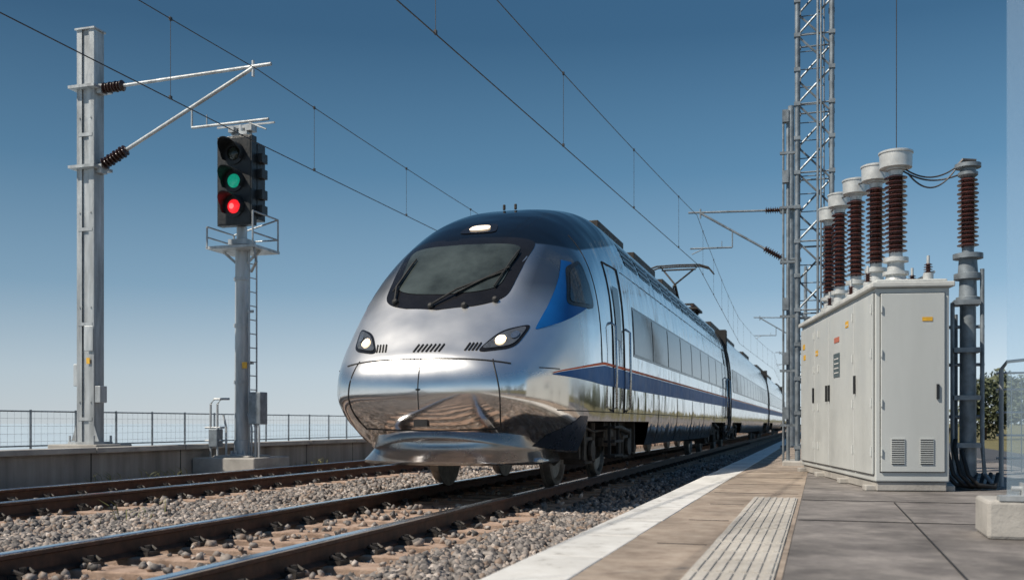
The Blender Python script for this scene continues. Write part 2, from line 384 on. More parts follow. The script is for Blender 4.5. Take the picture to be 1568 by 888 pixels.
def hw(t,z):
    W,T,B,n=fW(t),fT(t),fB(t),fN(t)
    if z>=ZC:
        u=(z-ZC)/max(T-ZC,1e-6)
        return -1 if u>=1 else W*(1-u**n)**(1/n)
    u=(ZC-z)/max(ZC-B,1e-6)
    return -1 if u>1 else W*(1-fK(t)*u**2.5)
def zcap(t,xm):
    W,T,n=fW(t),fT(t),fN(t)
    return ZC+(T-ZC)*(max(0,1-min(1,xm/W)**n))**(1/n)
def FY(x,z):
    lo,hi=0,6.
    for _ in range(34):
        m=(lo+hi)/2
        if hw(m,z)>=abs(x): hi=m
        else: lo=m
    return hi
def fp(x,z,off=0):
    p=Vector((TX+x,Y0+FY(x,z),z))
    if off:
        e=.02
        a=Vector((2*e,FY(x+e,z)-FY(x-e,z),0)); b=Vector((0,FY(x,z+e)-FY(x,z-e),2*e))
        nrm=a.cross(b).normalized()
        if nrm.y>0: nrm=-nrm
        p+=nrm*off
    return p
def sp(y,z,side=1,off=0):
    x=max(0.0,hw(min(y-Y0,8.),z)); return Vector((TX+side*(x+off),y,z))
low=[1,.9,.75,.6,.467,.25,.12]
def section(t):
    W,T,B,n=fW(t),fT(t),fB(t),fN(t); r=[]
    for q in low: r.append((W*(1-fK(t)*q**2.5),ZC-q*(ZC-B)))
    NU=26
    for i in range(NU+1):
        a=math.pi/2*i/NU; r.append((W*max(math.cos(a),0)**(2/n),ZC+(T-ZC)*math.sin(a)**(2/n)))
    return r+[(-x,z) for x,z in r[-2::-1]]
def car(name,ys,cuts,parent,capfront):
    g=G(); rows=[section(max(y-Y0,1e-4)) for y in ys]; n=len(rows[0])
    v=[(TX+x,y,z) for y,r in zip(ys,rows) for x,z in r]; f=[]
    for j in range(len(ys)-1):
        ym=(ys[j]+ys[j+1])/2; cut=any(a<ym<b for a,b in cuts)
        for i in range(n):
            k=(i+1)%n
            if cut and i!=n-1 and (i<4 or i>=n-5): continue
            if cut and i==n-1: continue
            f.append((j*n+i,(j+1)*n+i,(j+1)*n+k,j*n+k))
    if capfront: f.append(tuple(range(n)))
    f.append(tuple(range((len(ys)-1)*n,len(ys)*n))[::-1])
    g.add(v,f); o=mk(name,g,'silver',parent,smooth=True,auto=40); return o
tn=top("high_speed_train")
cars=[(Y0,31.6),(32.2,56.8),(57.4,82),(82.6,107)]
bog=[]
for ci,(a,b) in enumerate(cars):
    if ci==0:
        bc=[14.25,28.6]; ys=[Y0+(.05*i)**2 for i in range(51)]; ys[0]=Y0+1e-5
        cuts=[(12.0,16.5),(26.6,30.6)]
        ys=[y for y in ys if y<16.2 and abs(y-12.0)>.05]+[12.0,16.5]+list(np.arange(17,31.6,.5))+[26.6,30.6,31.6]
    else:
        bc=[a+3,b-3]; cuts=[(a+1,a+5),(b-5,b-1)]; ys=list(np.arange(a,b,1.0))+[a+1,a+5,b-5,b-1,b]
    ys=sorted(set(round(float(y),5) for y in ys)); bog+=bc
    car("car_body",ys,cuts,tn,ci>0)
g=G()
for a,b in zip(cars[:-1],cars[1:]):
    for i in range(6):
        yy=a[1]+.05+i*.1; w_=2.66 if i%2 else 2.8
        g.box((TX,yy,2.2),(w_,.06,3.1))
mk("gangway_bellows",g,'rubber',tn)
g=G()
for a,b in cars: g.box((TX,(a+b)/2+.9,.78),(2.3,b-a-2.2,.5))
for c in bog:
    for dy in(-1.95,1.95): g.box((TX,c+dy,.62),(2.6,.06,.5))
    g.box((TX,c,1.02),(2.7,4.3,.2))
    for s in(-1,1):
        g.box((TX+s*1.05,c,.62),(.2,3.1,.17)); g.box((TX+s*1.15,c,.78),(.28,.9,.3))
        g.cyl((TX+s*1.2,c-.3,.5),(TX+s*1.2,c-.3,.95),.12); g.cyl((TX+s*1.2,c+.3,.5),(TX+s*1.2,c+.3,.95),.12)
        for dy in(-1.3,1.3):
            g.box((TX+s*1.12,c+dy,.47),(.3,.42,.36)); g.cyl((TX+s*1.28,c+dy,.47),(TX+s*1.33,c+dy,.47),.14)
            g.cyl((TX+s*1.22,c+dy*.72,.3),(TX+s*1.22,c+dy*.72,.85),.05); g.bar((TX+s*1.27,c+dy*1.25,.35),(TX+s*1.27,c+dy*1.25,.75),.05,.12)
        g.tube([(TX+s*1.3,c-1.9,.8),(TX+s*1.3,c-1.2,.72),(TX+s*1.32,c-.5,.74),(TX+s*1.3,c+.5,.9)],.022)
        g.cyl((TX+s*1.33,c-.1,.82),(TX+s*1.33,c+1.2,.7),.045)
    g.box((TX,c,.5),(1.9,.5,.35))
mk("bogie_frames",g,'under',tn,bevel=.015)
g=G()
for c in bog:
    for dy in(-1.3,1.3):
        g.cyl((TX-.9,c+dy,.46),(TX+.9,c+dy,.46),.08)
        for s in(-1,1):
            g.lathe((TX+s*.71,c+dy,.46),(s,0,0),[(0,.49),(.03,.485),(.035,.462),(.13,.455),(.135,.40),(.09,.36),(.08,.2),(.13,.16),(.16,.1)],36)
mk("wheels",g,'wheel',tn,smooth=True,auto=30)
g=G(); nx=32; v=[];f=[]
rows=[(.74,.55,.92,.34),(.62,.60,1.0,.33),(.50,.57,1.04,.33),(.42,.49,1.07,.32),(.385,.43,1.09,.32),(.37,.44,1.085,.32)]
for z,dy,h,cv_ in rows:
    for i in range(nx+1):
        x=-h+2*h*i/nx; v.append((TX+x,Y0+dy+cv_*(abs(x)/h)**2.6*1.8,z))
    v.append((TX+h,Y0+1.9,z)); v.append((TX-h,Y0+1.9,z))
n=nx+3
for j in range(len(rows)-1):
    for i in range(nx): f.append((j*n+i,j*n+i+1,(j+1)*n+i+1,(j+1)*n+i))
    f.append((j*n+nx,j*n+nx+1,(j+1)*n+nx+1,(j+1)*n+nx)); f.append((j*n,(j+1)*n,(j+1)*n+nx+2,j*n+nx+2))
g.add(v,f); o=mk("pilot_plough",g,'pilot',tn,smooth=True,auto=50); sm=o.modifiers.new("s",'SOLIDIFY'); sm.thickness=.03
def squ(a,p): 
    c,s=math.cos(a),math.sin(a); return (math.copysign(abs(c)**(2/p),c),math.copysign(abs(s)**(2/p),s))
def patch(quad,p,off,fn,rings=10,seg=64,sag=0):
    g=G(); v=[];f=[]
    BL,BR,TR_,TL=quad
    def m(u,w):
        a,b=(u+1)/2,(w+1)/2
        X=(BL[0]*(1-a)+BR[0]*a)*(1-b)+(TL[0]*(1-a)+TR_[0]*a)*b
        Z=(BL[1]*(1-a)+BR[1]*a)*(1-b)+(TL[1]*(1-a)+TR_[1]*a)*b - sag*(1-u*u)*(1-b)+ sag*.4*(1-u*u)*b
        return fn(X,Z,off)
    v.append(m(0,0))
    for r in range(1,rings+1):
        for i in range(seg):
            q=squ(2*math.pi*i/seg,p); v.append(m(q[0]*r/rings,q[1]*r/rings))
    for i in range(seg): f.append((0,1+i,1+(i+1)%seg))
    for r in range(rings-1):
        for i in range(seg):
            k=(i+1)%seg; f.append((1+r*seg+i,1+(r+1)*seg+i,1+(r+1)*seg+k,1+r*seg+k))
    return g.add(v,f)
mk("windscreen_surround",patch([(-.86,2.27),(.72,2.27),(.84,3.13),(-.90,3.13)],9,.006,fp,14,112,.12),'mask',tn,smooth=True)
mk("windscreen",patch([(-.72,2.42),(.60,2.42),(.70,3.03),(-.78,3.03)],9,.014,fp,12,112,.07),'wglass',tn,smooth=True)
mk("roof_light_housing",patch([(-.26,3.26),(.26,3.26),(.2,3.43),(-.2,3.43)],5,.008,fp,4,32),'mask',tn,smooth=True)
mk("roof_light",patch([(-.15,3.30),(.15,3.30),(.12,3.39),(-.12,3.39)],3,.02,fp,4,32),'glow2',tn,smooth=True)
for s in(-1,1):
    def fm(a,b,o,s=s): return fp(s*a,b,o)
    mk("headlight_bezel",patch([(.58,1.60),(.98,1.66),(1.08,1.97),(.78,1.87)],4,.006,fm,6,40),'mask',tn,smooth=True)
    mk("headlight_lens",patch([(.62,1.635),(.955,1.69),(1.04,1.94),(.80,1.845)],4,.014,fm,6,40),'lens',tn,smooth=True)
    mk("headlamp",patch([(.76,1.695),(.865,1.695),(.865,1.795),(.76,1.795)],2,.028,fm,4,24),'glow',tn,smooth=True)
    mk("lamp_unit",patch([(.89,1.76),(.97,1.77),(.98,1.86),(.90,1.85)],2,.024,fm,4,24),'steelp',tn,smooth=True)
def seam(pts,r=.008,off=.001,side=False):
    g.tube([fp(x,z,off) for x,z in pts],r,6)
g=G()
top_s=[(x,1.54-.06*(abs(x)/1.0)**3) for x in np.linspace(-.98,.98,41)]; seam(top_s,.010)
seam([(0,z) for z in np.linspace(1.53,.98,14)],.006)
for s in(-1,1):
    seam([(s*(.80+.1*math.sin((z-.72)/.8*math.pi)),z) for z in np.linspace(.76,1.53,18)])
seam([(x,.78-.03*(1-x*x)) for x in np.linspace(-.78,.78,30)])
for s in(-1,1):
    g.tube([sp(y,1.45,s,.001) for y in np.linspace(Y0+.55,Y0+.9,8)],.006,5)
    g.tube([sp(y,.98,s,.001) for y in np.linspace(Y0+.9,31.4,60)],.006,5)
    g.tube([sp(12.72,z,s,.001) for z in np.linspace(1.62,3.3,16)],.006,5)
def gr(x0,z0,n,dx,s=1):
    for i in range(n):
        x=x0+i*dx; g.tube([fp(x,z0,.004),fp(x+.03*s,z0+.09,.004)],.011,5)
gr(-.12,1.62,7,.05)
gr(.47,1.63,4,.04); gr(-.60,1.63,4,.04,-1)
g.box(fp(0,.83,.0),(.16,.08,.07))
mk("nose_seams",g,'seam',tn)
g=G()
for (a,b,c) in (((-.16,2.2),(.10,2.38),(.60,2.62)),((-.68,2.28),(-.72,2.46),(-.64,2.81)),):
    P=[fp(*a,.03),fp(*b,.05),fp(*c,.035)]
    g.tube(P,.014,6)
for a,b in (((.08,2.33),(.64,2.68)),((.54,2.42),(.68,2.92)),((-.76,2.41),(-.62,2.86))):
    g.tube([fp(a[0]+(b[0]-a[0])*k/6,a[1]+(b[1]-a[1])*k/6,.035) for k in range(7)],.011,5)
for x,z in ((-.16,2.2),(.26,2.19),(.60,2.26),(-.68,2.28)): g.lathe(fp(x,z,-.01),(0,-1,.6),[(0,.04),(.05,.035),(.065,.02)],14)
mk("wipers",g,'rubber',tn)
def ribbon(ys,zl,zh,off,side,nz=6):
    g=G(); v=[];f=[]
    for y in ys:
        a,b=zl(y),zh(y)
        for k in range(nz+1): v.append(sp(y,a+(b-a)*k/nz,side,off))
    for j in range(len(ys)-1):
        for k in range(nz):
            i=j*(nz+1)+k; f.append((i,i+nz+1,i+nz+2,i+1))
    return g.add(v,f)
def lerp(a,b,t): t=max(0,min(1,t)); return a+(b-a)*t
def merge(a,b): a.add(b.v,b.f)
def ribs(nm,mat,lst):
    g=G()
    for r in lst: merge(g,r)
    mk(nm,g,mat,tn,smooth=True)
for s in(-1,1):
    yy=np.linspace(Y0+.75,Y0+4,50)
    L=[ribbon(yy,lambda y:lerp(1.38,1.33,(y-Y0-.75)/2),lambda y:lerp(1.39,1.59,((y-Y0-.75)/2.0)**.8),.006,s)]
    L.append(ribbon(np.linspace(Y0+4,31.58,40),lambda y:1.33,lambda y:1.59,.006,s))
    for a,b in cars[1:]: L.append(ribbon([a+.02,b-.02],lambda y:1.33,lambda y:1.59,.006,s))
    if s>0:
        zl_=lambda y:lerp(1.90,2.28,(y-Y0-.80)/1.3)
        zh_=lambda y:max(zl_(y)+.004,min(lerp(1.91,2.86,((y-Y0-.80)/1.1)),zcap(y-Y0,1.02)))
        L.append(ribbon(np.linspace(Y0+.80,Y0+2.1,40),zl_,zh_,.006,s,12))
    ribs("blue_stripe",'blue',L)
    L=[ribbon(yy,lambda y:lerp(1.395,1.60,((y-Y0-.75)/2.0)**.8),lambda y:lerp(1.405,1.635,((y-Y0-.75)/2.0)**.8),.006,s,2),ribbon([Y0+4,31.58],lambda y:1.60,lambda y:1.635,.006,s,2)]
    for a,b in cars[1:]: L.append(ribbon([a+.02,b-.02],lambda y:1.60,lambda y:1.635,.006,s,2))
    ribs("orange_line",'orange',L)
    L=[ribbon(np.linspace(Y0+1.0,11.98,14),lambda y:fB(y-Y0)+.02,lambda y:lerp(.70,.92,(y-Y0-1)/.6),.004,s)]
    ribs("lower_navy",'navy',L)
    L=[];P=[]
    spans=[(15.0,31.2)]+[(a+.9,b-.9) for a,b in cars[1:]]
    for a,b in spans:
        L.append(ribbon(list(np.linspace(a,b,20)),lambda y:1.84,lambda y:2.60,.004,s))
        k=max(1,round((b-a)/1.75)); w_=(b-a)/k
        for i in range(k): P.append(ribbon([a+i*w_+.06,a+(i+1)*w_-.06],lambda y:1.88,lambda y:2.56,.010,s))
    ribs("window_band",'mask',L); ribs("side_windows",'glass',P)
    fn=lambda a,b,o,s=s: sp(a,b,s,o)
    mk("cab_window_frame",patch([(Y0+1.42,2.24),(Y0+2.36,2.28),(Y0+2.36,2.93),(Y0+1.85,2.76)],7,.012,fn,6,40),'mask',tn,smooth=True)
    mk("cab_window",patch([(Y0+1.52,2.29),(Y0+2.30,2.33),(Y0+2.30,2.87),(Y0+1.9,2.72)],7,.018,fn,6,40),'glass',tn,smooth=True)
    g=G(); gh=G(); gw=G()
    for d0 in [13.45,30.35]:
        d1=d0+.8
        loop=[(d0,z) for z in np.linspace(.98,3.05,12)]+[(y,3.05) for y in np.linspace(d0,d1,4)]+[(d1,z) for z in np.linspace(3.05,.98,12)]
        g.tube([sp(y,z,s,.004) for y,z in loop],.012,5)
        merge(gw,ribbon([d0+.22,d0+.58],lambda y:2.0,lambda y:2.75,.012,s))
        for hy in(d0-.12,d1+.12):
            gh.tube([sp(hy,1.0,s,.0),sp(hy,1.05,s,.07),sp(hy,1.5,s,.07),sp(hy,2.15,s,.07),sp(hy,2.2,s,.0)],.018,8)
        for k in range(3): g.box((TX+s*1.42,d0+.4,.78-k*.2),(.16,.6,.03))
        for q in(d0+.1,d0+.7): g.box((TX+s*1.42,q,.6),(.04,.04,.5))
    mk("door_seams",g,'seam',tn); mk("door_handrails",gh,'steelp',tn,smooth=True); mk("door_window",gw,'glass',tn,smooth=True)
    g=G()
    for y in list(np.arange(17.5,31,2.4)):
        g.tube([sp(y,z,s,.001) for z in np.linspace(.5,1.32,6)],.005,4)
    g.tube([sp(y,3.05,s,.001) for y in np.linspace(14.5,31.5,10)],.006,4)
    for a,b in cars:
        g.tube([sp(b-.08,z,s,.002) for z in np.linspace(.6,3.6,14)],.03,5)
        if a>20: g.tube([sp(a+.08,z,s,.002) for z in np.linspace(.6,3.6,14)],.03,5)
    mk("panel_joints",g,'seam',tn)
    L=[]; Lb=[]
    for y in list(np.arange(15.2,29.5,1.35)):
        L.append(ribbon([y,y+1.15],lambda q:3.27,lambda q:3.62,.006,s))
        for k in range(3): Lb.append(ribbon([y+.03,y+1.12],lambda q,k=k:3.31+k*.1,lambda q,k=k:3.345+k*.1,.014,s,1))
    ribs("roof_vents",'mask',L); ribs("roof_vent_louvres",'galvd',Lb)
g=G()
for y,l,h,ww in ((14.9,.4,.06,.4),(17,2.2,.13,1.5),(20.5,2.6,.15,1.5),(24,2.2,.14,1.5),(27.2,1.0,.16,1.2),(35,3,.2,1.5),(41,4,.16,1.5),(50,4,.2,1.5),(62,6,.2,1.5),(74,5,.2,1.5),(90,6,.2,1.5)):
    g.box((TX,y,4.01+h/2),(ww,l,h))
for x in(-.12,.05): g.cyl((TX+x,13.6,3.88),(TX+x,13.6,3.96),.02)
g.tube([(TX+.55,15+i*.8,3.97) for i in range(20)],.02)
mk("roof_equipment",g,'under',tn,bevel=.02)
def panto(py,name):
    g=G(); bx=TX+.22
    g.box((bx,py,4.12),(1.3,1.3,.06))
    for sx in(-.5,.5):
        for sy in(-.5,.5): gi.insul((bx+sx,py+sy,3.95),(bx+sx,py+sy,4.22),.04,.08,4,12)
    g.bar((bx-.5,py-.5,4.24),(bx+.5,py-.5,4.24),.06,.06); g.bar((bx-.5,py+.5,4.24),(bx+.5,py+.5,4.24),.06,.06)
    g.bar((bx-.5,py-.5,4.24),(bx-.5,py+.5,4.24),.06,.06); g.bar((bx+.5,py-.5,4.24),(bx+.5,py+.5,4.24),.06,.06)
    g.cyl((bx,py+.5,4.28),(bx,py-.55,4.82),.05,.04); g.cyl((bx-.12,py+.5,4.28),(bx-.05,py-.55,4.78),.02)
    for sx in(-1,1): g.cyl((bx,py-.55,4.82),(bx+sx*.45,py+.25,5.36),.026)
    g.cyl((bx-.5,py+.25,5.36),(bx+.5,py+.25,5.36),.025)
    for dy in(.05,.4):
        g.tube([(bx-1.02,py+dy,5.2),(bx-.88,py+dy,5.37),(bx-.62,py+dy,5.455),(bx,py+dy,5.47),(bx+.62,py+dy,5.455),(bx+.88,py+dy,5.37),(bx+1.02,py+dy,5.2)],.026,6)
    for sx in(-.5,.5): g.bar((bx+sx,py+.05,5.42),(bx+sx,py+.4,5.42),.03,.03)
    mk(name,g,'under',tn)
gi=G(); panto(29.3,"pantograph"); mk("pantograph_insulators",gi,'porcd',tn)

# ---------------------------------------------------------------- overhead wires & masts
ol=top("overhead_wires")
g=G()
def wire(sup,zc,zm,sag,drop,r=.009):
    con=[];mes=[]
    for (xa,ya),(xb,yb) in zip(sup[:-1],sup[1:]):
        for k in range(16):
            t=k/16; x=xa+(xb-xa)*t; y=ya+(yb-ya)*t
            con.append((x,y,zc)); mes.append((x,y,zm-4*sag*t*(1-t)))
        n=int((yb-ya)/drop)
        for k in range(1,n+1):
            y=ya+(k-.55)*(yb-ya)/n; t=(y-ya)/(yb-ya); x=xa+(xb-xa)*t
            g.cyl((x,y,zc),(x,y,zm-4*sag*t*(1-t)),.0045,n=5); g.box((x,y,zc+.02),(.03,.05,.05)); g.box((x,y,zm-4*sag*t*(1-t)),(.03,.05,.05))
    con.append((*sup[-1],zc)); mes.append((*sup[-1],zm))
    g.tube(con,r,5); g.tube(mes,r*.9,5)
wire([(-5.1,-1.5),(-3.45,29.6),(-4.5,60),(-3.8,90),(-4.4,120)],5.52,6.95,.2,5)
wire([(-8.9,-16),(-9.15,14.95),(-8.85,45),(-9.2,75),(-8.9,105)],5.6,6.85,.25,4.2,.009)
mk("contact_and_messenger_wires",g,'copper',ol)

def arms(g,gi,mx,my,ex,zt,zb,zr,dirn):
    s=1 if ex>mx else -1
    gi.insul((mx+s*.28,my,zt-.05),(mx+s*.72,my,zt-.04),.045,.10,7,14)
    g.cyl((mx+s*.1,my,zt-.05),(mx+s*.28,my,zt-.05),.03); g.cyl((mx+s*.72,my,zt-.04),(ex+s*.35,my,zt+.03),.03)
    p0=Vector((mx+s*.15,my,zb)); p1=Vector((ex,my,zt)); d=(p1-p0).normalized()
    g.cyl(p0,p0+d*.15,.035); gi.insul(p0+d*.15,p0+d*.7,.05,.11,8,14); g.cyl(p0+d*.7,p1,.034)
    q=p0+(p1-p0)*.62
    g.cyl((q.x,my,zr),(ex+s*.3,my,zr+.02),.024); g.cyl((q.x,my,zr),(q.x,my,q.z),.018)
    g.cyl((q.x+s*.3,my,zr),(q.x+s*.3,my,zr+.2),.01)
    g.cyl((ex-s*.1,my,zr),(ex+s*.25,my,zr-.15),.014)
    g.cyl((ex,my,zt-.15),(ex,my,zt+.12),.025)
    for zz in(zt-.05,zb): g.box((mx,my,zz),(.56,.50,.05)); g.box((mx+s*.2,my,zz-.02),(.2,.16,.16))
def left_mast(my,big=True):
    t=top("catenary_mast"); g=G(); gi=G(); mx=-12.6; zb=.41; zt=7.9
    for sx in(-1,1):
        g.box((mx+sx*.18,my,(zb+zt)/2),(.012,.26,zt-zb)); 
        for sy in(-1,1): g.box((mx+sx*.125,my+sy*.126,(zb+zt)/2+.002),(.098,.012,zt-zb))
    g.box((mx,my-.095,(zb+zt)/2),(.345,.016,zt-zb-.02))
    z=zb+.5
    while z<zt-.2:
        for sy in(-1,1): g.box((mx,my+sy*.136,z),(.30,.006,.06))
        for sy in(-1,1):
            for sx in(-1,1): g.cyl((mx+sx*.12,my+sy*.13,z+.3),(mx+sx*.12,my+sy*.15,z+.3),.014,n=6)
        z+=1.7
    g.box((mx,my,zt+.01),(.42,.32,.03)); g.box((mx,my,zb+.05),(.56,.5,.08)); g.box((mx,my,zb+.02),(.8,.7,.05))
    for sx in(-1,1):
        for sy in(-1,1): g.cyl((mx+sx*.26,my+sy*.22,zb+.05),(mx+sx*.26,my+sy*.22,zb+.2),.02,n=6)
        g.add([(mx+sx*.19,my-.14,zb+.1),(mx+sx*.3,my-.14,zb+.1),(mx+sx*.19,my-.14,zb+.4),(mx+sx*.19,my-.12,zb+.1),(mx+sx*.3,my-.12,zb+.1),(mx+sx*.19,my-.12,zb+.4)],[(0,1,2),(3,5,4),(0,3,4,1),(1,4,5,2),(2,5,3,0)])
    arms(g,gi,mx,my,-9.25,6.9,5.42,5.98,1)
    mk("column_and_cantilever",g,'galv',t); mk("insulators",gi,'porcd',t,smooth=True,auto=40)
    g=G(); g.box((mx+.1,my-.16,2.35),(.2,.02,.45)); g.box((mx+.27,my-.05,1.35),(.12,.18,.3)); g.box((mx-.25,my,1.7),(.1,.18,.4)); mk("equipment_boxes",g,'galv',t,bevel=.01)
    g=G(); g.box((mx+.08,my-.155,1.95),(.07,.008,.11)); mk("label",g,'yellow',t)
    g=G(); g.box((mx,my,zb+.001),(1.05,.95,.09)); mk("footing",g,'conc',t,bevel=.02)
left_mast(14.95); left_mast(45); 
def right_mast(my):
    t=top("catenary_pole"); g=G(); gi=G(); mx=-.78
    g.cyl((mx,my,PZ),(mx,my,9.9),.12,.09); g.cyl((mx,my,PZ),(mx,my,PZ+.06),.3,n=4)
    arms(g,gi,mx,my,-3.35,7.0,5.5,5.95,-1)
    mk("pole_and_cantilever",g,'galvd',t,smooth=True,auto=40); mk("insulators",gi,'porcd',t,smooth=True,auto=40)
for y in(29.6,60,90): right_mast(y)

# ---------------------------------------------------------------- lattice tower
tw=top("lattice_tower"); g=G(); cx,cy,hs=-.08,17.2,.27; ht=13
for sx in(-1,1):
    for sy in(-1,1):
        g.cyl((cx+sx*hs,cy+sy*hs,PZ),(cx+sx*hs,cy+sy*hs,ht),.04,n=10)
        g.box((cx+sx*hs,cy+sy*hs,PZ+.02),(.2,.2,.04))
z=PZ+.3;k=0; st=.56
while z<ht-st:
    for a,b in (((-1,-1),(1,-1)),((1,-1),(1,1)),((1,1),(-1,1)),((-1,1),(-1,-1))):
        if k%2: a,b=b,a
        A=(cx+a[0]*hs,cy+a[1]*hs); B=(cx+b[0]*hs,cy+b[1]*hs)
        g.cyl((*A,z),(*B,z+st),.018,n=6)
        if k%2==0: g.cyl((*A,z),(*B,z),.014,n=6)
        g.box((*A,z),(.10,.10,.06))
    z+=st;k+=1
mk("lattice_frame",g,'galvd',tw,smooth=True,auto=40)
g=G()
for dx,dy,r in((-.42,-.1,.03),(-.5,.0,.018),(.05,-.33,.02),(.1,-.33,.015)): g.cyl((cx+dx,cy+dy,PZ),(cx+dx,cy+dy,6.0 if dx<-.3 else ht),r,n=8)
for z in np.arange(.8,6,.9): g.box((cx-.4,cy-.1,z),(.3,.06,.04))
for z in(1.0,1.9,2.8,4.9,5.9): g.box((cx-.46,cy-.12,z),(.1,.12,.2))
for sx in(-.2,.2): g.cyl((cx+sx-.05,cy+.33,PZ),(cx+sx-.05,cy+.33,ht),.013,n=6)
for z in np.arange(.5,ht,.3): g.cyl((cx-.25,cy+.33,z),(cx+.15,cy+.33,z),.009,n=5)
mk("ladder_and_cables",g,'galvd',tw)
g=G(); g.box((cx,cy,PZ+.03),(1.0,1.0,.1)); mk("tower_base",g,'conc',tw,bevel=.02)

# ---------------------------------------------------------------- electrical cabinet
CA=R(10.6); ux=Vector((-math.sin(CA),math.cos(CA),0)); vx=Vector((math.cos(CA),math.sin(CA),0)); C0=Vector((.54,10.74,0))
def cp(s,t,z): 
    p=C0+ux*s+vx*t; return (p.x,p.y,z)
CL,CW=4.25,.72; Z1=2.2
eb=top("electrical_cabinet")
g=G(); g.box(cp(CL/2,CW/2,(PZ+.10+Z1)/2+.0),(CW,CL,Z1-PZ-.10),CA); mk("housing",g,'cab',eb,bevel=.012)
g=G(); g.box(cp(CL/2,CW/2,PZ+.05),(CW-.04,CL-.04,.09),CA)
for s_ in(.15,1.4,2.8,4.1): g.box(cp(s_,CW/2,PZ+.03),(CW+.16,.16,.06),CA)
mk("plinth",g,'conc',eb,bevel=.01)
g=G(); g.box(cp(CL/2,CW/2,Z1+.03),(CW+.09,CL+.09,.055),CA); g.box(cp(CL/2,CW/2,Z1+.075),(CW-.02,CL-.04,.03),CA); mk("roof_panel",g,'cabtop',eb,bevel=.012)
bounds=[0.03,.87,2.25,3.15,4.22]
g=G()
for a,b in zip(bounds[:-1],bounds[1:]):
    g.box(cp((a+b)/2,-.012,(PZ+.17+Z1-.05)/2),(.022,b-a-.03,Z1-PZ-.22),CA)
g.box(cp(-.012,CW/2,(PZ+.2+Z1-.06)/2),(CW-.1,.022,Z1-PZ-.26),CA)
mk("door_leaves",g,'cab',eb,bevel=.006)
g=G()
for a,b in zip(bounds[:-1],bounds[1:]): g.box(cp((a+b)/2,-.0015,(PZ+.17+Z1-.05)/2),(.003,b-a-.004,Z1-PZ-.2),CA)
g.box(cp(-.0015,CW/2,(PZ+.2+Z1-.06)/2),(CW-.085,.003,Z1-PZ-.245),CA)
for s_,z in((.78,1.25),(2.33,1.2),(2.17,1.2),(3.2,1.2)): g.box(cp(s_,-.035,z),(.025,.025,.2),CA)
g.box(cp(-.03,CW-.12,1.15),(.025,.022,.15),CA)
mk("gaps_and_handles",g,'black',eb)
g=G(); gl=G()
for tt in(.14,.42):
    for k in range(12):
        gl.box(cp(-.0245,tt+.075,.42+k*.022),(.12,.006,.007),CA); g.box(cp(-.029,tt+.075,.431+k*.022),(.13,.014,.010),CA)
for z in(.5,1.0,1.5,1.95):
    g.cyl(cp(-.03,.055,z),cp(-.03,.055,z+.07),.012,n=6)
    for s_ in(.06,.9,2.9,3.2): g.cyl(cp(s_,-.03,z),cp(s_,-.03,z+.09),.012,n=6)
mk("louvres_hinges",g,'cab',eb); mk("louvre_slots",gl,'black',eb)
g=G()
for s_,z in((1.2,1.95),(3.0,1.75),(3.95,1.9),(3.9,1.75)): g.box(cp(s_,-.026,z),(.004,.15,.07),CA)
g.box(cp(-.026,.5,1.88),(.1,.004,.04),CA); mk("yellow_labels",g,'yellow',eb)
g=G(); g.box(cp(1.75,-.026,1.82),(.004,.28,.06),CA); mk("red_label",g,'redl',eb)
g=G(); g.box(cp(1.75,-.026,1.52),(.006,.34,.28),CA); mk("info_plate",g,'dplate',eb)
g=G()
for k in range(4): g.box(cp(1.75,-.031,1.43+k*.055),(.003,.24,.012),CA)
for s_,z in((1.2,1.95),(3.0,1.75)): g.box(cp(s_,-.030,z-.01),(.003,.1,.012),CA)
mk("plate_text",g,'white',eb)
g=G(); gi=G(); gc=G()
caps=[]
for s_,tt,zt,k in((.62,.36,3.74,1),(1.35,.33,3.78,.95),(2.35,.33,3.86,.95),(3.3,.33,3.9,.9),(4.0,.33,3.86,.85)):
    x,y,_=cp(s_,tt,0); zb=Z1+.09
    g.lathe((x,y,zb),(0,0,1),[(0,.17*k),(.04,.17*k),(.045,.12*k),(.12,.10*k),(.125,.135*k),(.16,.135*k),(.165,.09*k),(.26,.085*k),(.265,.13*k),(.31,.13*k),(.32,.07*k),(.37,.07*k)],24)
    for i in range(8):
        a=i*math.pi/4; g.cyl((x+.145*k*math.cos(a),y+.145*k*math.sin(a),zb+.03),(x+.145*k*math.cos(a),y+.145*k*math.sin(a),zb+.07),.012,n=6)
    gi.insul((x,y,zb+.36),(x,y,zt-.26),.07*k,.118*k,17,28)
    gc.lathe((x,y,zt-.26),(0,0,1),[(0,.07),(.05,.075),(.06,.1*k),(.075,.1*k),(.08,.165*k),(.225,.168*k),(.232,.178*k),(.25,.178*k),(.258,.16*k),(.262,.001)],32)
    caps.append(Vector((x,y,zt)))
for s_,tt in((.3,.6),(.95,.62),(.12,.55),(1.8,.15),(2.0,.5),(2.9,.12),(.75,.1)):
    x,y,_=cp(s_,tt,0); g.cyl((x,y,Z1+.09),(x,y,Z1+.16),.05); gi.insul((x,y,Z1+.16),(x,y,Z1+.26),.02,.045,4,12); g.cyl((x,y,Z1+.26),(x,y,Z1+.34),.015)
g.tube([cp(.3,.66,Z1+.2),cp(1.5,.66,Z1+.2),cp(3,.66,Z1+.2)],.015)
mk("bushing_bases",g,'cap',eb,smooth=True,auto=35); mk("porcelain_bushings",gi,'porc',eb,smooth=True,auto=50); mk("bushing_caps",gc,'cap',eb,smooth=True,auto=35)

